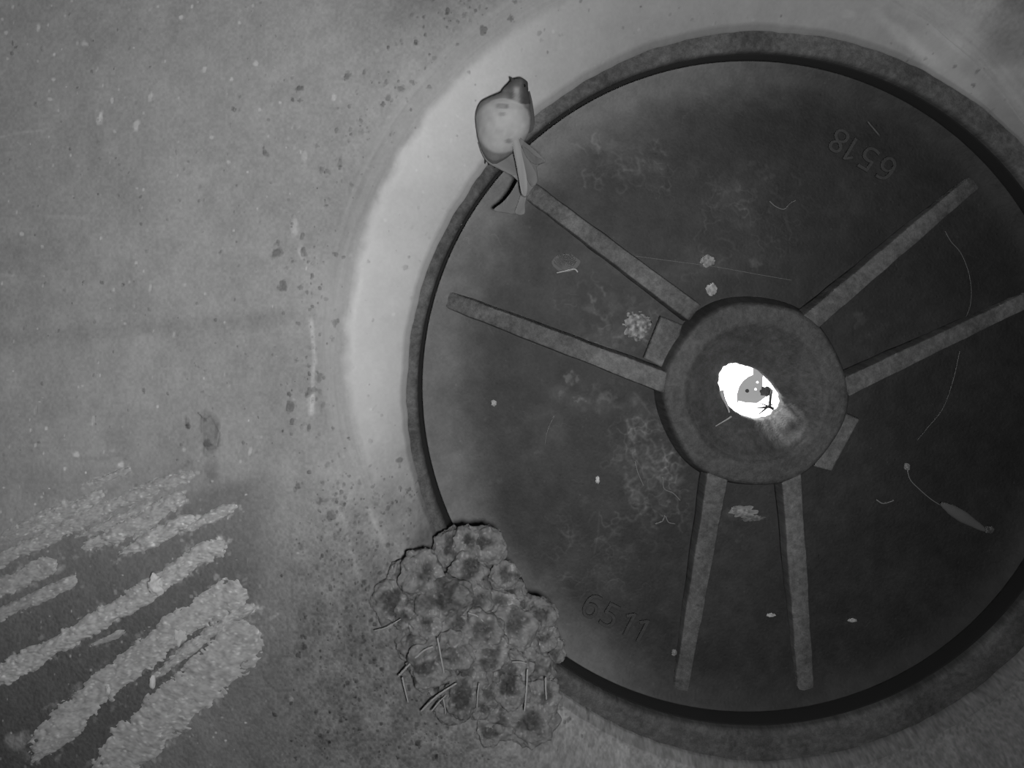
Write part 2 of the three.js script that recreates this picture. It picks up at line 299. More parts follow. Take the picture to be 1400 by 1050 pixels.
// the rest of the chamber (outside the frame): walls, floor, ceiling with thickness
{
  const m = new THREE.MeshStandardMaterial({ color: grey(132), roughness: 0.95, bumpMap: wallBump, bumpScale: 0.003 });
  const wallBox = (name, x0, x1, y0, y1, z0, z1) => { const g = new THREE.BoxGeometry(x1 - x0, y1 - y0, z1 - z0); const o = mesh(name, g, m); o.position.set((x0 + x1) / 2, (y0 + y1) / 2, (z0 + z1) / 2); o.userData.kind = 'structure'; };
  const X = 1.0, Y = 0.8, Z = 1.5, T = 0.12, B = 0.035;
  wallBox('wall_left', -X - T, -X, -Y, Y, B, Z); wallBox('wall_right', X, X + T, -Y, Y, B, Z); wallBox('wall_front', -X - T, X + T, -Y - T, Y + T, Z, Z + T);
  wallBox('floor', -X - T, X + T, -Y - T, -Y, B, Z); wallBox('ceiling', -X - T, X + T, Y, Y + T, B, Z);
}

// ---------------------------------------------------------------- iron frame
const lathe = (prof, seg = 256) => new THREE.LatheGeometry(prof.map(([r, z]) => new THREE.Vector2(r, z)), seg).rotateX(Math.PI / 2);
const ironMarks = new Marks(540, 40, 1460, 1040, 1.5);
{
  const r = rng(23), m = ironMarks;
  const scribble = (x, y, n, step, w, col) => { let a = r() * 6.3; const p = [[x, y]]; for (let i = 0; i < n; i++) { a += (r() - 0.5) * 2.6; x += Math.cos(a) * step; y += Math.sin(a) * step; p.push([x, y]); } m.line(p, w, col, 0.1); };
  for (const [x, y, a, b, v] of [[870, 445, 34, 30, 8], [835, 415, 30, 14, 8], [812, 425, 14, 9, 14], [830, 470, 40, 18, 6], [880, 625, 50, 60, 11], [905, 680, 26, 30, 12], [875, 590, 30, 20, 10], [840, 555, 50, 16, 12], [800, 545, 50, 14, 8], [780, 515, 10, 8, 24], [792, 545, 7, 6, 24], [830, 545, 10, 8, 18], [1015, 700, 26, 20, 12], [850, 225, 50, 24, 9], [1030, 270, 50, 40, 6], [960, 360, 40, 24, 7], [740, 590, 30, 40, 5], [830, 750, 30, 60, 5], [920, 800, 22, 60, 5], [1180, 440, 14, 14, 12], [1030, 360, 10, 7, 14]])
    m.dot(x, y, a, b, 0.2, v * 1.5, 0, 0.1, 1.6);
  for (let i = 0; i < 70; i++) scribble(840 + r() * 90, 560 + r() * 150, 4 + r() * 7, 5, 1.2 + r() * 2.6, 6 + r() * 22);
  for (let i = 0; i < 40; i++) scribble(800 + r() * 120, 200 + r() * 60, 3 + r() * 5, 4, 1.0 + r() * 2.2, 5 + r() * 14);
  for (let i = 0; i < 60; i++) scribble(950 + r() * 150, 230 + r() * 150, 3 + r() * 5, 5, 1.0 + r() * 2.2, 4 + r() * 15);
  for (let i = 0; i < 50; i++) scribble(760 + r() * 160, 690 + r() * 120, 3 + r() * 6, 5, 1.0 + r() * 2.2, 4 + r() * 14);
  for (let i = 0; i < 40; i++) scribble(750 + r() * 170, 380 + r() * 90, 3 + r() * 4, 4, 1.0 + r() * 2.4, 5 + r() * 16);
  for (let i = 0; i < 70; i++) scribble(620 + r() * 760, 120 + r() * 780, 2 + r() * 4, 4, 0.8 + r() * 0.5, 5 + r() * 12);
  for (const [x, y, rx, ry, n, v] of [[890, 640, 50, 70, 60, 22], [850, 225, 60, 30, 30, 14], [1030, 270, 60, 50, 40, 13], [850, 445, 60, 40, 34, 16], [820, 545, 70, 25, 30, 14], [830, 720, 60, 60, 34, 12], [700, 600, 60, 80, 24, 8], [940, 700, 30, 40, 14, 12], [1180, 440, 30, 30, 10, 12], [1000, 730, 20, 30, 8, 14]])
    for (let i = 0; i < n; i++) { const a = r() * 6.283, R = Math.sqrt(r()); m.dot(x + R * rx * Math.cos(a), y + R * ry * Math.sin(a), 2 + r() * 9, 2 + r() * 5, r() * 3.1, r() * v, 0.05, 0.1, 1.6); }
  for (let i = 0; i < 900; i++) { const a = r() * 6.283, R = Math.sqrt(r()) * 440; m.dot(1020 + R * Math.cos(a), 530 + R * Math.sin(a), 0.7 + r() * 1.6, 0.7 + r() * 1.6, 0, (r() - 0.45) * 26, (r() - 0.5) * 0.3); }
  m.line([[820, 700], [818, 730], [812, 760]], 2, 18); m.line([[845, 720], [830, 740], [818, 752]], 2, 14); m.line([[868, 538], [880, 552], [890, 568]], 3.2, 24, 0.1); m.line([[668, 447], [676, 460]], 2, 16); m.line([[828, 800], [838, 792], [848, 796]], 2, 16); m.line([[905, 470], [885, 492], [870, 487]], 2, 16);
}
const PN = 1400, PX0 = C.x - 0.32, PY0 = C.y - 0.32, PW = 0.64;
const [plateMap, plateBump] = maps(PN, PN, (i, j) => {
  const X = PX0 + (i + 0.5) / PN * PW, Y = PY0 + (j + 0.5) / PN * PW;
  const x = CX + X * F / (DIST - PLATE_Z), y = CY - Y * F / (DIST - PLATE_Z), dx = x - 1020, dy = y - 534, R = Math.hypot(dx, dy);
  const big = fbm(x / 90, y / 90, 4, 61), mid = fbm(x / 16, y / 16, 3, 62), fine = fbm(x / 2.6, y / 2.6, 2, 63);
  let v = 36 + 13 * big + 12 * mid + 8 * fine, h = 0.5 + 0.12 * mid + 0.12 * fine;
  v += 46 * sm(345, 430, R + 34 * big) * sm(140, -260, dx + 0.25 * dy);                      // lighter towards the rim on the left side
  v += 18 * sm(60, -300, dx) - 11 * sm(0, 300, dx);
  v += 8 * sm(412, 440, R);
  const [c, t] = ironMarks.get(x, y);
  return [v + c, h + t];
});
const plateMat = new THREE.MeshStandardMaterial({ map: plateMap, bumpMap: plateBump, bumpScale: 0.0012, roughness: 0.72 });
const [ribMap, ribBump] = maps(1024, 1024, (i, j) => {
  const mid = fbm(i / 12, j / 12, 4, 81), fine = fbm(i / 3, j / 3, 2, 82), big = fbm(i / 110, j / 110, 3, 83);
  return [88 + 22 * mid + 16 * fine + 26 * big, 0.5 + 0.2 * mid + 0.15 * fine];
});
const ribMat = new THREE.MeshStandardMaterial({ map: ribMap, bumpMap: ribBump, bumpScale: 0.0012, roughness: 0.75 });
const hubMat = new THREE.MeshStandardMaterial({ map: ribMap, bumpMap: ribBump, bumpScale: 0.001, roughness: 0.7, color: grey(200) });
{
  const f = thing('iron_ring', 'dark cast iron ring frame set in pale mortar around the round cover', 'ring');
  const g = lathe([[R_IN - 0.02, -0.0553], [R_IN - 0.0005, -0.0553], [R_IN - 0.0002, -0.006], [R_IN + 0.0006, -0.0022], [R_IN + 0.003, -0.0004], [R_IN + 0.008, 0], [R_OUT - 0.004, 0], [R_OUT, -0.003], [R_OUT, -0.075], [R_IN - 0.02, -0.075], [R_IN - 0.02, -0.0553]], 360);
  const p = g.attributes.position; for (let i = 0; i < p.count; i++) { const x = p.getX(i), y = p.getY(i), z = p.getZ(i); if (z > -0.004) p.setZ(i, z + 0.0012 * fbm(x * 60, y * 60, 3, 7)); }
  g.translate(C.x, C.y, 0); g.computeVertexNormals();
  mesh('ring_body', planarUV(g, 0.3), iron(232, 0.85, { map: ribMap, bumpMap: ribBump, bumpScale: 0.0015 }), f);
  const s = lathe([[R_IN - 0.0002, -0.054], [R_IN - 0.0003, -0.010], [R_IN - 0.0009, -0.0092], [R_IN - 0.0013, -0.012], [R_IN - 0.0013, -0.054], [R_IN - 0.0002, -0.054]], 256); s.translate(C.x, C.y, 0);  // thin black liner, added so the recess inside the rim reads dark
  tag(mesh('recess_liner', s, iron(34, 0.95), f), 'black liner added to darken the frame recess');
  anchor(f, C);
}

// ---------------------------------------------------------------- the cover
{
  const cover = thing('hatch_cover', 'round dark cast iron hatch cover with six ribs and a pierced hub', 'hatch cover');
  const RP = R_IN - 0.0018;
  const prof = [[0.062, -0.054], [0.062, PLATE_Z]]; for (let i = 1; i <= 40; i++) { const r = lerp(0.062, RP - 0.04, i / 40); prof.push([r, PLATE_Z]); }
  for (let i = 1; i <= 10; i++) { const t = i / 10; prof.push([RP - 0.04 + 0.0385 * t, PLATE_Z + 0.0085 * t * t * t]); }
  prof.push([RP - 0.0006, PLATE_Z + 0.0082], [RP, PLATE_Z + 0.007], [RP, -0.0545], [0.062, -0.0545], [0.062, -0.054]);
  const pg = lathe(prof, 300).translate(C.x, C.y, 0);
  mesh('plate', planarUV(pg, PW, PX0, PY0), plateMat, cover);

  // ribs: pairs of straight bars that run from the rim up to the hub
  const ribs = [[722, 258, 950, 428, 24, 27], [598, 404, 914, 525, 22, 29], [929, 956, 982, 648, 20, 30], [1103, 952, 1082, 648, 22, 29], [1336, 246, 1102, 446, 21, 28], [1408, 409, 1156, 530, 20, 27]];
  ribs.forEach(([x0, y0, x1, y1, w0, w1], q) => {
    const rings = [], n = 40;
    for (let i = 0; i <= n; i++) {
      const t = i / n, z = PLATE_Z + 0.0006 + lerp(0.0003, 0.021, Math.pow(t, 0.7)) * sm(-0.05, 0.06, t), p = px2w(lerp(x0, x1, t), lerp(y0, y1, t), z);
      const a = px2w(x0, y0, z), b = px2w(x1, y1, z), d = b.sub(a).normalize(), nx = -d.y, ny = d.x, w = lerp(w0, w1, t) * unit(z) / 2 * (1 + 0.05 * n2(t * 14, q * 3.3)), zb = PLATE_Z - 0.002;
      rings.push([[-1.22, zb], [-1.1, lerp(PLATE_Z, z, 0.12)], [-1.02, lerp(zb, z, 0.75)], [-0.97, z - 0.0009], [-0.86, z], [-0.3, z + 0.0003], [0.3, z + 0.0003], [0.86, z], [0.97, z - 0.0009], [1.02, lerp(zb, z, 0.75)], [1.1, lerp(PLATE_Z, z, 0.12)], [1.22, zb]].map(([s, zz]) => new THREE.Vector3(p.x + nx * w * s, p.y + ny * w * s, zz + 0.0006 * n2(t * 30, s * 2 + q * 5))).reverse());
    }
    mesh('rib', planarUV(loft(rings, { caps: true }), 0.3), ribMat, cover);
  });

  // hub: raised ring, bowl and the skewed hole through it
  const H = px2w(1034, 539, -0.016), NA = 144, circ = (r, z, wob = 0) => Array.from({ length: NA }, (_, k) => { const a = -k / NA * 2 * Math.PI, rr = r * (1 + wob * Math.cos(6 * a + 0.6)); return new THREE.Vector3(H.x + Math.cos(a) * rr, H.y + Math.sin(a) * rr, z); });
  const hc = px2w(1024, 536, -0.046), tilt = -0.62;
  const ell = (k0, z) => Array.from({ length: NA }, (_, k) => {
    const a = -k / NA * 2 * Math.PI - tilt, n = 1 + 0.06 * n2(Math.cos(a) * 2.4, Math.sin(a) * 2.4, 9) + 0.03 * n2(Math.cos(a) * 9, Math.sin(a) * 9, 10), x = Math.cos(a) * 0.0335 * k0 * n, y = Math.sin(a) * 0.0225 * k0 * n;
    return new THREE.Vector3(hc.x + x * Math.cos(tilt) - y * Math.sin(tilt), hc.y + x * Math.sin(tilt) + y * Math.cos(tilt), z);
  });
  const mix = (A, B, t, z) => A.map((p, k) => new THREE.Vector3(lerp(p.x, B[k].x, t), lerp(p.y, B[k].y, t), z));
  const c0 = circ(0.0575, 0), e0 = ell(1, 0), HZ = -0.016, S = unit(HZ) / unit(0), rings = [ell(1.03, -0.0585), circ(0.0835, -0.0585), circ(0.0835, -0.052), circ(0.088, -0.052), circ(0.0895, PLATE_Z - 0.001, 0.01), circ(0.0872, PLATE_Z + 0.003, 0.012), circ(0.0852, HZ - 0.008, 0.014), circ(0.0842, HZ - 0.003, 0.014), circ(0.0822, HZ - 0.0004, 0.012), circ(0.078 * S, HZ), circ(0.066 * S, HZ + 0.0002), circ(0.0632 * S, HZ - 0.0004), circ(0.0612 * S, HZ - 0.0014), circ(0.0600 * S, HZ - 0.0026), circ(0.0592 * S, HZ - 0.0030), c0.map(p => p.clone().setZ(HZ - 0.0044))];
  for (let i = 1; i <= 14; i++) { const t = i / 14; rings.push(mix(c0, e0, 1 - Math.pow(1 - t, 1.15), HZ - 0.0044 - 0.0236 * Math.pow(t, 0.85))); }
  rings.push(ell(0.985, -0.0465), ell(0.975, -0.049), ell(0.98, -0.0545), ell(1.03, -0.0585));
  const hg = loft(rings); hg.computeVertexNormals();
  mesh('hub', planarUV(hg, 0.3, 0.03, 0.02), hubMat, cover);

  // two lugs of the lock bar beside the hub
  const lug = (pts, z) => { const s = new THREE.Shape(pts.map(([x, y]) => { const p = px2w(x, y, z); return new THREE.Vector2(p.x, p.y); })); const g = new THREE.ExtrudeGeometry(s, { depth: z - PLATE_Z - 0.002, bevelEnabled: true, bevelSize: 0.002, bevelThickness: 0.002, bevelSegments: 3 }); g.translate(0, 0, PLATE_Z); mesh('lug', planarUV(g, 0.3), ribMat, cover); };
  lug([[905, 436], [930, 446], [915, 505], [884, 488]], -0.031); lug([[1150, 565], [1172, 575], [1136, 641], [1116, 636]], -0.022);

  // cast numerals
  const font = await new FontLoader().loadAsync('fonts/droid/droid_sans_regular.typeface.json');
  const glyph = (ch, x, y, deg, size = 0.0225) => {
    const g = new TextGeometry(ch, { font, size, depth: 0.0018, curveSegments: 8, bevelEnabled: true, bevelThickness: 0.0007, bevelSize: 0.0004, bevelSegments: 2 });
    g.computeBoundingBox(); const b = g.boundingBox; g.translate(-(b.min.x + b.max.x) / 2, -(b.min.y + b.max.y) / 2, 0); g.rotateZ(deg * Math.PI / 180);
    const p = px2w(x, y, PLATE_Z); g.translate(p.x, p.y, PLATE_Z - 0.0003); mesh('cast_numeral', planarUV(g, PW, PX0, PY0), numMat, cover);
  };
  const numMat = iron(52, 0.55, { bumpMap: plateBump, bumpScale: 0.0008 });
  for (const [c, x, y] of [['6', 809, 828], ['5', 834, 841], ['1', 857, 851], ['1', 875, 860]]) glyph(c, x, y, -27);
  for (const [c, x, y] of [['6', 1211, 231], ['5', 1186, 217], ['1', 1165, 206], ['8', 1146, 193]]) glyph(c, x, y, 149);
  { const a = px2w(1186, 166, PLATE_Z + 0.0004), b = px2w(1203, 186, PLATE_Z + 0.0004); mesh('cast_mark', planarUV(tube([a, a.clone().lerp(b, 0.5), b], 0.0016, 0.0016, 8, 6), PW, PX0, PY0), numMat, cover); }
  anchor(cover, new THREE.Vector3(C.x, C.y, PLATE_Z));
}

// ---------------------------------------------------------------- things at the hole
{
  const mat = new THREE.MeshStandardMaterial({ color: grey(188), roughness: 0.9 });
  const z = -0.0605, pts = [[385, 575], [383, 480], [408, 392], [450, 330], [510, 284], [560, 262], [560, 120], [700, 150], [662, 300], [663, 402], [742, 400], [775, 432], [722, 482], [645, 545], [600, 572], [480, 566], [402, 545]].map(([x, y]) => [960 + x / 8.08, 480 + y / 8.08]);
  const s = new THREE.Shape(pts.map(([x, y]) => { const p = px2w(x, y, z); return new THREE.Vector2(p.x, p.y); }));
  for (const [x, y, r] of [[608, 343, 0.0011], [588, 420, 0.0011], [731, 418, 0.0012]]) { const p = px2w(960 + x / 8.08, 480 + y / 8.08, z), h = new THREE.Path(); h.absarc(p.x, p.y, r, 0, 6.3, true); s.holes.push(h); }
  const g = new THREE.ExtrudeGeometry(s, { depth: 0.0012, bevelEnabled: true, bevelSize: 0.0003, bevelThickness: 0.0003, bevelSegments: 2, curveSegments: 10 }); g.translate(0, 0, z - 0.0006);
  const f = thing('flake', 'grey rounded flake with pinholes hanging behind the bright hole of the hub', 'flake');
  mesh('flake_body', g, mat, f);
  const d = px2w(960 + 497 / 8.08, 480 + 440 / 8.08, z + 0.0008); mesh('dark_spot', blob(d, 0.0019, 0.0019, 0.0008, 3, 0.1, 2, 4), iron(60), f);
  mesh('clump', blob(px2w(1047, 535, -0.057), 0.0048, 0.0042, 0.003, 14, 0.4, 2.5, 7), iron(70), f);
  anchor(f, px2w(1025, 531, z));

  const tw = thing('twig', 'dark broken twig with side shoots at the lower right of the bright hole', 'twig');
  const Z = -0.041, st = (pts, r0, r1) => mesh('shoot', tube(pts.map(([x, y, dz = 0]) => px2w(960 + x / 8.08, 480 + y / 8.08, Z + dz)), r0, r1, 6), iron(52, 0.9), tw);
  st([[772, 430, -0.008], [756, 500], [750, 560], [745, 612, 0.002]], 0.001, 0.0014); st([[600, 630, -0.003], [670, 624], [740, 618, 0.001], [790, 640, 0.002]], 0.0005, 0.0015); st([[625, 700, 0.003], [660, 670], [705, 632], [745, 600, 0.001]], 0.0004, 0.0013); st([[800, 600, 0], [770, 595], [745, 585], [735, 560]], 0.0004, 0.0009); st([[640, 575, -0.003], [680, 590], [720, 605], [745, 612, 0.001]], 0.0004, 0.0009);
  anchor(tw, px2w(1054, 557, Z));

  const gb = thing('grass_blade', 'short bent grass blade hanging at the lower left edge of the bright hole', 'grass');
  mesh('blade', tube([[212, 440], [235, 520], [270, 590], [300, 680]].map(([x, y], i) => px2w(960 + x / 8.08, 480 + y / 8.08, -0.040 + i * 0.003)), 0.0022, 0.0007, 6), iron(170, 0.8), gb);
  mesh('blade', tube([[150, 828], [230, 780], [290, 745], [318, 725]].map(([x, y], i) => px2w(960 + x / 8.08, 480 + y / 8.08, -0.026 - i * 0.0035)), 0.0004, 0.0009, 6), iron(165, 0.8), gb);
  anchor(gb, px2w(992, 566, -0.03));
}

// ---------------------------------------------------------------- droppings, webs and specks on the plate
{
  const pale = new THREE.MeshStandardMaterial({ vertexColors: true, roughness: 0.95 });
  const splat = (x, y, rx, ry, h, v, label, cat, name, seed, amp = 0.25) => {
    const c = px2w(x, y, PLATE_Z), u = unit(PLATE_Z), g = blob(new THREE.Vector3(c.x, c.y, PLATE_Z), rx * u, ry * u, h, seed, amp, 2.8, 10);
    shade(g, (X, Y) => v + 50 * fbm(X * 500, Y * 500, 3, seed)); return tag(mesh(name, g, pale), label, cat);
  };
  {
    const t = thing('dropping', 'large crusty pale dropping beside the hub between the two left ribs', 'dropping'), r = rng(5), u = unit(PLATE_Z), gs = [];
    gs.push(blob(px2w(871, 445, PLATE_Z), 17 * u, 15 * u, 0.0016, 4, 0.3, 3, 9));
    for (let i = 0; i < 70; i++) { const a = r() * 6.3, R = Math.sqrt(r()) * 20; gs.push(blob(px2w(871 + R * Math.cos(a), 445 + R * Math.sin(a), PLATE_Z + 0.0012 * (1 - R / 24)), (1 + r() * 2.2) * u, (1 + r() * 2.2) * u, 0.0006, i, 0.3, 2, 3)); }
    mesh('crust', shade(mergeGeometries(gs), (x, y) => 122 + 80 * fbm(x * 420, y * 420, 3, 6)), pale, t); anchor(t, px2w(871, 445, PLATE_Z));
  }
  splat(967, 357, 10, 8, 0.0016, 128, 'round pale dropping above the hub, the higher of two', 'dropping', 'dropping', 31);
  splat(973, 395, 7, 8, 0.0018, 150, 'small bright dropping just above the hub, the lower of two', 'dropping', 'dropping', 32);
  splat(1015, 699, 17, 7, 0.0014, 118, 'pale smeared dropping between the two bottom ribs under the hub', 'dropping', 'dropping', 33, 0.4);
  splat(1028, 708, 14, 4, 0.0012, 100, 'thin pale streak just right of the smeared dropping under the hub', 'dropping', 'dropping', 34, 0.4);
  splat(675, 551, 3.5, 4, 0.001, 160, 'tiny bright speck on the plate below the left rib near the rim', 'speck', 'speck', 35);
  splat(817, 656, 2.6, 5, 0.001, 185, 'tiny bright upright speck on the plate left below the hub', 'speck', 'speck', 36);
  splat(1054, 841, 6, 2.5, 0.001, 165, 'tiny bright speck halfway down between the two bottom ribs', 'speck', 'speck', 37);
  splat(1165, 848, 6, 2.6, 0.001, 150, 'tiny pale speck low on the plate right of both bottom ribs', 'speck', 'speck', 38);
  splat(922, 892, 4, 4, 0.001, 120, 'tiny pale speck touching the left bottom rib near its outer end', 'speck', 'speck', 39);
  splat(1240, 638, 4, 5, 0.001, 110, 'small pale knot at the upper end of the web thread right of the hub', 'speck', 'speck', 40);
  // downy tuft: a small fan with a bright lower edge
  {
    const t = thing('downy_tuft', 'small pale fan-shaped downy tuft on the plate between the two left ribs', 'fluff'), gs = [blob(px2w(774, 360, PLATE_Z), 0.0125, 0.0085, 0.0014, 12, 0.12, 2, 9)];
    for (let i = 0; i < 26; i++) { const a = lerp(-2.75, -0.55, i / 25), R = 20 + 3 * n2(i * 1.7, 3); gs.push(tube([[774, 371], [774 + Math.cos(a) * R * 0.6, 368 + Math.sin(a) * R * 0.55], [774 + Math.cos(a) * R * 0.85, 367 + Math.sin(a) * R * 0.95]].map(([x, y], k) => px2w(x, y, PLATE_Z + 0.0012 + k * 0.0006)), 0.0004, 0.0003, 4, 5)); }
    mesh('down', mergeGeometries(gs.map(g => g.deleteAttribute('uv'))), iron(98, 0.95), t);
    mesh('quill', tube([[761, 373], [775, 370], [786, 368], [790, 372]].map(([x, y]) => px2w(x, y, PLATE_Z + 0.002)), 0.0007, 0.0009, 5), iron(165, 0.9), t); anchor(t, px2w(774, 370, PLATE_Z));
  }
  const webMat = iron(112, 0.9);
  const web = (label, lines, w = 0.0006, mat = webMat) => {
    const t = thing('cobweb', label, 'cobweb'); lines.forEach(p => mesh('thread', tube(p.map(([x, y]) => px2w(x, y, PLATE_Z + 0.0008)), w * 0.85, w * 0.6, 5), mat, t)); anchor(t, px2w(...lines[0][0], PLATE_Z));
  };
  web('long curved cobweb thread down the right side between the right ribs', [[[1292, 316], [1300, 330], [1313, 345], [1326, 380], [1327, 415], [1318, 440]], [[1312, 480], [1303, 520], [1288, 560], [1268, 585], [1254, 602]]], 0.0005, iron(95, 0.9));
  web('bent cobweb thread leading to the pale cocoon right of the hub', [[[1240, 640], [1244, 655], [1256, 668], [1275, 684], [1292, 694]]], 0.0006);
  web('short wavy cobweb thread right of the bottom ribs', [[[1198, 683], [1206, 688], [1214, 687], [1222, 684]]], 0.0009);
  web('straight fine cobweb thread across the plate above the hub', [[[868, 350], [920, 357], [980, 365], [1030, 374], [1082, 383]]], 0.00035);
  web('frayed cobweb threads on the plate below left of the hub', [[[906, 652], [908, 668], [920, 674], [930, 684]], [[896, 716], [906, 712], [909, 705], [914, 714], [923, 716]], [[868, 630], [872, 646], [880, 664]]], 0.0008);
  web('thin cobweb thread on the plate under the left rib', [[[758, 568], [752, 580], [747, 594], [745, 608]]], 0.0005);
  web('small bright cobweb curl on the upper plate left of the upper numerals', [[[1052, 275], [1060, 282], [1072, 286], [1080, 278], [1088, 274]]], 0.0006);
  {
    const t = thing('cocoon', 'long pale spider cocoon stuck to the plate at far right', 'cocoon');
    const a = px2w(1286, 688, PLATE_Z + 0.002), b = px2w(1347, 725, PLATE_Z + 0.002), rings = [], d = b.clone().sub(a).normalize();
    for (let i = 0; i <= 24; i++) { const q = i / 24, p = a.clone().lerp(b, q), r = 0.0052 * Math.pow(Math.sin(Math.PI * clamp(q, 0.02, 0.98)), 0.45) * (1 + 0.15 * n2(q * 8, 1)); rings.push(Array.from({ length: 16 }, (_, k) => { const an = -k / 16 * 6.2832; return new THREE.Vector3(p.x - d.y * Math.cos(an) * r, p.y + d.x * Math.cos(an) * r, p.z + Math.sin(an) * r * 0.6); })); }
    mesh('cocoon_body', loft(rings, { caps: true }), iron(84, 0.95), t); anchor(t, a.lerp(b, 0.5).setZ(PLATE_Z));
    splat(1352, 724, 6, 5, 0.002, 70, 'dark lump at the lower end of the cocoon at far right', 'lump', 'lump', 44);
  }
}

// ---------------------------------------------------------------- mud nest
{
  const nest = thing('mud_nest', 'lumpy mud nest of rounded clods and grass stems below left of the cover', 'nest');
  const mud = new THREE.MeshStandardMaterial({ vertexColors: true, roughness: 0.97 });
  const dome = (x, y) => lerp(0.018, 0.043, sm(450, 545, Math.hypot(x - 1035, y - 535))) + 0.021 * (1 - clamp(Math.hypot((x - 650) / 150, (y - 865) / 160) ** 2));
  const core = blob(px2w(642, 868, 0.006), 0.060, 0.076, 0.026, 77, 0.12, 2, 18);
  mesh('nest_core', shade(mergeGeometries([core, blob(px2w(572, 812, 0.022), 0.034, 0.036, 0.020, 78, 0.12, 2, 12), blob(px2w(640, 760, 0.004), 0.03, 0.022, 0.022, 79, 0.12, 2, 12)]), (x, y) => 84 + 30 * fbm(x * 160, y * 160, 3, 5)), mud, nest);
  const L = [[664, 746, 25], [620, 752, 27], [575, 784, 29], [637, 784, 25], [604, 818, 33], [534, 823, 27], [562, 822, 19], [645, 824, 28], [688, 788, 17], [698, 811, 20], [684, 828, 21], [732, 841, 25], [700, 856, 29], [656, 866, 28], [622, 857, 25], [568, 877, 26], [588, 908, 31], [620, 890, 27], [666, 893, 28], [710, 887, 26], [754, 888, 18], [694, 918, 26], [733, 915, 26], [644, 918, 26], [631, 949, 27], [667, 943, 22], [700, 945, 24], [738, 953, 24], [618, 972, 18], [684, 978, 29], [727, 986, 30], [657, 966, 18], [550, 785, 17], [585, 851, 21], [706, 1004, 20], [668, 997, 18], [552, 843, 15], [742, 870, 18], [640, 742, 22], [600, 936, 20], [714, 826, 14], [560, 800, 14]];
  const r = rng(3);
  L.forEach(([x, y, R], q) => {
    const z = dome(x, y) + (r() - 0.5) * 0.012 - 0.006, c = px2w(x, y, z), u = unit(z) * R * 1.03, ax = (r() - 0.5) * 0.5, ay = 0.28 + (r() - 0.5) * 0.3, dir = new THREE.Vector3(ax, ay, 1).normalize(), deep = 0.10 + r() * 0.16;
    const g = blob(c, u * (0.95 + r() * 0.25), u * (0.95 + r() * 0.2), u * 0.74, q + 100, 0.19, 1.9, 18, d => { const k = d.dot(dir); return (1 - deep * sm(0.45, 1.0, k)) * (1 + 0.055 * n3(d.x * 6 + q, d.y * 6, d.z * 6, q) + 0.03 * n3(d.x * 14, d.y * 14 + q, d.z * 14, q)) * (1 + 0.04 * sm(0.35, 0.6, k) * sm(0.9, 0.65, k)); });
    const mudTone = 102 + r() * 16;
    shade(g, (X, Y, Z) => mudTone + 30 * fbm3(X * 230, Y * 230, Z * 230, 3, 9) + 26 * fbm3(X * 800, Y * 800, Z * 800, 2, 12) - 44 * sm(0.8, 0.15, Math.hypot(X - c.x - ax * u * 0.9, (Y - c.y - 0.25 * u) * 1.2) / u + 0.9 * fbm(X * 130, Y * 130, 3, q)) + (n3(X * 520, Y * 520, Z * 520, 4) > 0.62 ? 26 : 0));  // clod centres coloured darker than their rims
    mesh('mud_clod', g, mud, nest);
  });
  const straw = iron(152, 0.85);
  for (const [p, w] of [[[[545, 924], [562, 906], [580, 889], [592, 884]], 1.1], [[[598, 872], [601, 888], [604, 904], [607, 920]], 0.9], [[[576, 972], [592, 956], [608, 944], [624, 934]], 1.1], [[[590, 972], [600, 960], [610, 950]], 0.8], [[[655, 934], [653, 950], [652, 968]], 0.8], [[[721, 915], [720, 940], [717, 972]], 1], [[[746, 926], [746, 942], [747, 956]], 1], [[[550, 926], [554, 944], [558, 960]], 0.9], [[[606, 956], [608, 966], [609, 976]], 0.7], [[[640, 838], [652, 842], [661, 850]], 0.7], [[[700, 905], [712, 905], [720, 907]], 0.8], [[[512, 862], [528, 858], [548, 846]], 0.7]])
    mesh('grass_stem', tube(p.map(([x, y], i) => px2w(x, y, Math.max(dome(x, y) + 0.011, 0.0535))), 0.0009 * w, 0.0007 * w, 6), straw, nest);
  for (const c of nest.children) { const p = c.geometry.attributes.position; for (let i = 0; i < p.count; i++) if (p.getZ(i) < 0.0022) p.setZ(i, 0.0022); c.geometry.computeVertexNormals(); }   // flat where it is stuck on
  anchor(nest, px2w(642, 868, 0.0022));
}

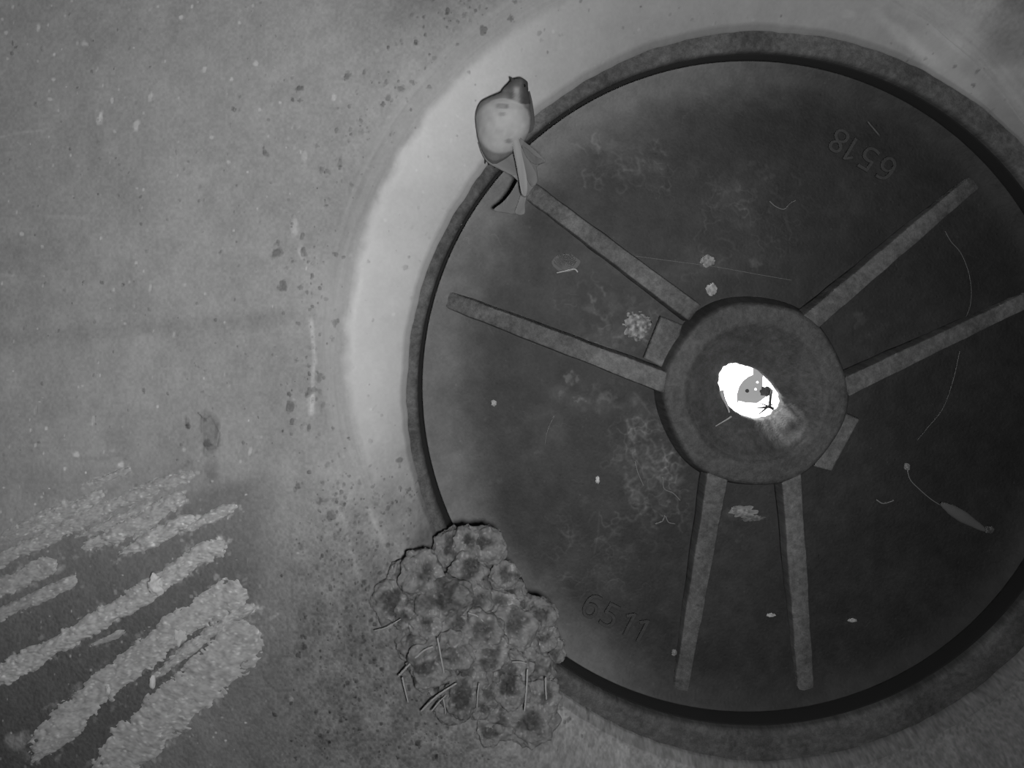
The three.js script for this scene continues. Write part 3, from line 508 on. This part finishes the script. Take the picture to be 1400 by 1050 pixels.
// ---------------------------------------------------------------- bird clinging to the frame's upper left edge
{
  const bird = thing('bird', 'small bird with pale belly, dark head and hanging wings clinging to the upper left rim', 'bird');
  const fur = new THREE.MeshStandardMaterial({ vertexColors: true, roughness: 0.95 });
  // spine from the vent up to the crown: [x, y, half width px, half depth m, z]
  const sp = [[676, 224, 3, 0.003, 0.022], [677, 218, 12, 0.010, 0.023], [680, 208, 21, 0.015, 0.026], [684, 196, 29, 0.019, 0.029], [687, 182, 35, 0.0225, 0.032], [688.5, 168, 37.5, 0.024, 0.034], [688.5, 156, 37.5, 0.0235, 0.036], [690, 146, 35, 0.0215, 0.037], [697, 138, 28.5, 0.0185, 0.038], [703, 131, 21.5, 0.016, 0.038], [705, 124, 17.5, 0.0145, 0.039], [708, 117, 14, 0.0125, 0.040], [710, 111, 11, 0.008, 0.041], [712, 107, 3, 0.0025, 0.042]];
  const sc = k => new THREE.CatmullRomCurve3(sp.map(s => new THREE.Vector3(s[k], k < 2 ? s[1] : s[1], 0)));
  const lin = (k, t) => { const f = t * (sp.length - 1), i = Math.min(sp.length - 2, Math.floor(f)), u = f - i, g = j => sp[clamp(j, 0, sp.length - 1)][k], a = g(i - 1), b = g(i), c = g(i + 1), d = g(i + 2); return b + 0.5 * u * (c - a + u * (2 * a - 5 * b + 4 * c - d + u * (3 * (b - c) + d - a))); };
  const rings = [], N = 90, NA = 56;
  for (let i = 0; i <= N; i++) {
    const t = i / N, x = lin(0, t), y = lin(1, t), w = Math.max(0.8, lin(2, t)), dz = Math.max(0.001, lin(3, t)), z = lin(4, t), c = px2w(x, y, z), u = unit(z), tx = lin(0, Math.min(1, t + 0.02)) - lin(0, Math.max(0, t - 0.02)), ty = lin(1, Math.min(1, t + 0.02)) - lin(1, Math.max(0, t - 0.02)), l = Math.hypot(tx, ty);
    rings.push(Array.from({ length: NA }, (_, k) => {
      const a = k / NA * 6.28319, f = 1 + 0.03 * fbm3(Math.cos(a) * 5, t * 26, Math.sin(a) * 5, 3, 2), ca = Math.cos(a) * w * u * f;
      return new THREE.Vector3(c.x + ca, c.y - 0.2 * ca * (tx / l), z + Math.sin(a) * dz * f);
    }));
  }
  const body = loft(rings, { caps: true });
  shade(body, (X, Y, Z) => {
    const x = CX + X * F / (DIST - Z), y = CY - Y * F / (DIST - Z), n = fbm(x / 5, y / 9, 3, 6), dBelly = Math.hypot((x - 687) / 39.5, (y - 171) / 38) + 0.07 * n;
    let v = lerp(162 + 14 * n, 112 + 14 * n, sm(0.93, 1.06, dBelly));
    if (y < 142) v = lerp(v, 92 + 16 * n + 52 * sm(6, 1.5, Math.abs(x - 706) + 2 * n) * sm(116, 122, y) - 26 * sm(711, 717, x), sm(0.93, 1.03, dBelly));   // dark head with a pale throat streak
    v -= 58 * sm(1.1, 0.6, Math.hypot((x - 687 - (y - 145) * 0.3) / 10, (y - 145) / 4.2) + 0.2 * n) + 24 * sm(1.1, 0.6, Math.hypot((x - 687) / 6, (y - 156) / 3)); // dark breast marks
    v -= 34 * sm(1.1, 0.5, Math.hypot((x - 695) / 6, (y - 193) / 4));
    v = lerp(v, Math.max(v, 132 + 10 * n), sm(698, 688, x) * sm(112, 126, y) * sm(196, 176, y));
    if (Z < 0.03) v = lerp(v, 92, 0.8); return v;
  });
  mesh('body', body, fur, bird);
  const plume = (name, pts, z, v, th = 0.0014, parent = bird, label) => {   // a feathered blade with real thickness, curved in depth by z(x, y)
    const zf = typeof z === 'function' ? z : () => z, z0 = zf(...pts[0]);
    const s = new THREE.Shape(); const P = pts.map(([x, y]) => px2w(x, y, zf(x, y))); s.moveTo(P[0].x, P[0].y); s.splineThru(P.slice(1).concat([P[0]]).map(p => new THREE.Vector2(p.x, p.y)));
    let g = new THREE.ExtrudeGeometry(s, { depth: th, bevelEnabled: true, bevelSize: 0.0006, bevelThickness: 0.0006, bevelSegments: 2, curveSegments: 5 });
    const p = g.attributes.position; for (let i = 0; i < p.count; i++) { const X = p.getX(i), Y = p.getY(i), zz = zf(CX + X * F / (DIST - z0), CY - Y * F / (DIST - z0)); p.setZ(i, p.getZ(i) - th / 2 + zz); }
    g.computeVertexNormals(); shade(g, (X, Y) => v + 12 * fbm(X * 900 - Y * 120, Y * 130, 3, 8) + 8 * Math.sin(X * 2600 + Y * 400));
    const m = mesh(name, g, fur, parent); if (label) m.userData.label = label; return m;
  };
  // folded far wing and rump behind, then the tail, then the near wing with its pale front edge
  plume('wing', [[655, 196], [660, 210], [668, 222], [684, 231], [700, 239], [710, 246], [711, 225], [704, 208], [690, 204], [668, 206], [660, 196]], (x, y) => 0.024 - 0.00012 * (y - 200), 112);
  const tail = plume('tail', [[712, 240], [706, 252], [699, 264], [688, 277], [676, 287], [690, 290], [706, 292], [716, 292], [717, 280], [719, 266], [724, 252]], (x, y) => 0.012 - 0.0004 * (y - 240), 112);
  plume('tail_feather', [[718, 250], [713, 265], [708, 280], [705, 291], [716, 292], [717, 278], [720, 264]], (x, y) => 0.0145 - 0.0004 * (y - 240), 120, 0.001, tail);
  const wing = plume('wing', [[702, 184], [708, 186], [716, 194], [726, 202], [735, 210], [745, 220], [738, 224], [733, 228], [734, 238], [734, 249], [727, 258], [720, 268], [714, 266], [710, 245], [706, 215]], (x, y) => 0.043 - 0.00028 * (y - 184) - 0.0002 * Math.max(0, x - 715), 100);
  plume('flight_feather', [[714, 200], [722, 206], [731, 214], [742, 220], [736, 224], [728, 222], [720, 214]], (x, y) => 0.0455 - 0.00028 * (y - 184) - 0.0002 * Math.max(0, x - 715), 94, 0.001, wing);
  plume('flight_feather', [[711, 200], [722, 218], [732, 236], [734, 248], [727, 254], [720, 240], [714, 222]], (x, y) => 0.045 - 0.00028 * (y - 184) - 0.0002 * Math.max(0, x - 715), 104, 0.001, wing);
  plume('leading_edge', [[700, 184], [705, 184], [710, 196], [713, 212], [717, 230], [720, 248], [719, 266], [714, 264], [710, 244], [706, 222], [702, 202]], (x, y) => 0.0452 - 0.00028 * (y - 184), 138, 0.0014, wing, 'pale front edge of the near wing');
  plume('wing', [[652, 150], [657, 146], [662, 160], [664, 180], [668, 200], [664, 206], [656, 192], [650, 170]], 0.02, 100);    // shoulder of the far wing along the left flank
  plume('wing', [[722, 120], [727, 140], [730, 165], [727, 178], [720, 178], [718, 150], [716, 126]], 0.018, 74);          // dark back edge at the right
  // head details
  const beak = tube([px2w(703, 113, 0.045), px2w(700, 108.5, 0.046), px2w(698, 105.5, 0.046)], 0.0028, 0.0004, 8, 8); tag(mesh('beak', beak, iron(58, 0.6), bird));
  mesh('eye', blob(px2w(716, 117, 0.049), 0.0017, 0.0017, 0.0015, 2, 0.02, 1, 4), new THREE.MeshStandardMaterial({ color: grey(16), roughness: 0.2 }), bird);
  for (const [x, y] of [[668, 214], [682, 218]]) mesh('foot', mergeGeometries([-5, 0, 5].map(d => tube([px2w(x, y - 6, 0.02), px2w(x + d * 0.5, y + 1, 0.014), px2w(x + d, y + 7, 0.007), px2w(x + d * 1.1, y + 11, 0.0015)], 0.0016, 0.0007, 6))), iron(48), bird);
  anchor(bird, px2w(682, 212, 0.004));
}

// ---------------------------------------------------------------- the infrared lamp beside the camera (behind the picture's edge)
{
  const t = thing('infrared_lamp', 'small infrared lamp on a rod beside the camera', 'lamp'), dir = LAMP_AIM.clone().sub(LAMP).normalize();
  const body = mesh('housing', new RoundedBoxGeometry(0.07, 0.05, 0.03, 3, 0.005), iron(40, 0.6), t);
  const face = mesh('lens', new THREE.CylinderGeometry(0.016, 0.016, 0.003, 32).rotateX(Math.PI / 2), new THREE.MeshStandardMaterial({ color: 0x222222, emissive: 0xffffff, emissiveIntensity: 1.5, roughness: 0.4 }), t);
  const p = LAMP.clone().addScaledVector(dir, -0.028); body.position.copy(p); body.lookAt(LAMP_AIM); face.position.copy(LAMP.clone().addScaledVector(dir, -0.0115)); face.lookAt(LAMP_AIM);
  const rod = mesh('rod', new THREE.CylinderGeometry(0.006, 0.006, 0.8 - p.y - 0.02, 16), iron(90, 0.5), t); rod.position.set(p.x, (0.8 + p.y + 0.02) / 2, p.z);
}
scene.traverse(o => { if (o.isMesh) { o.castShadow = o.receiveShadow = true; } });
renderer.render(scene, camera);
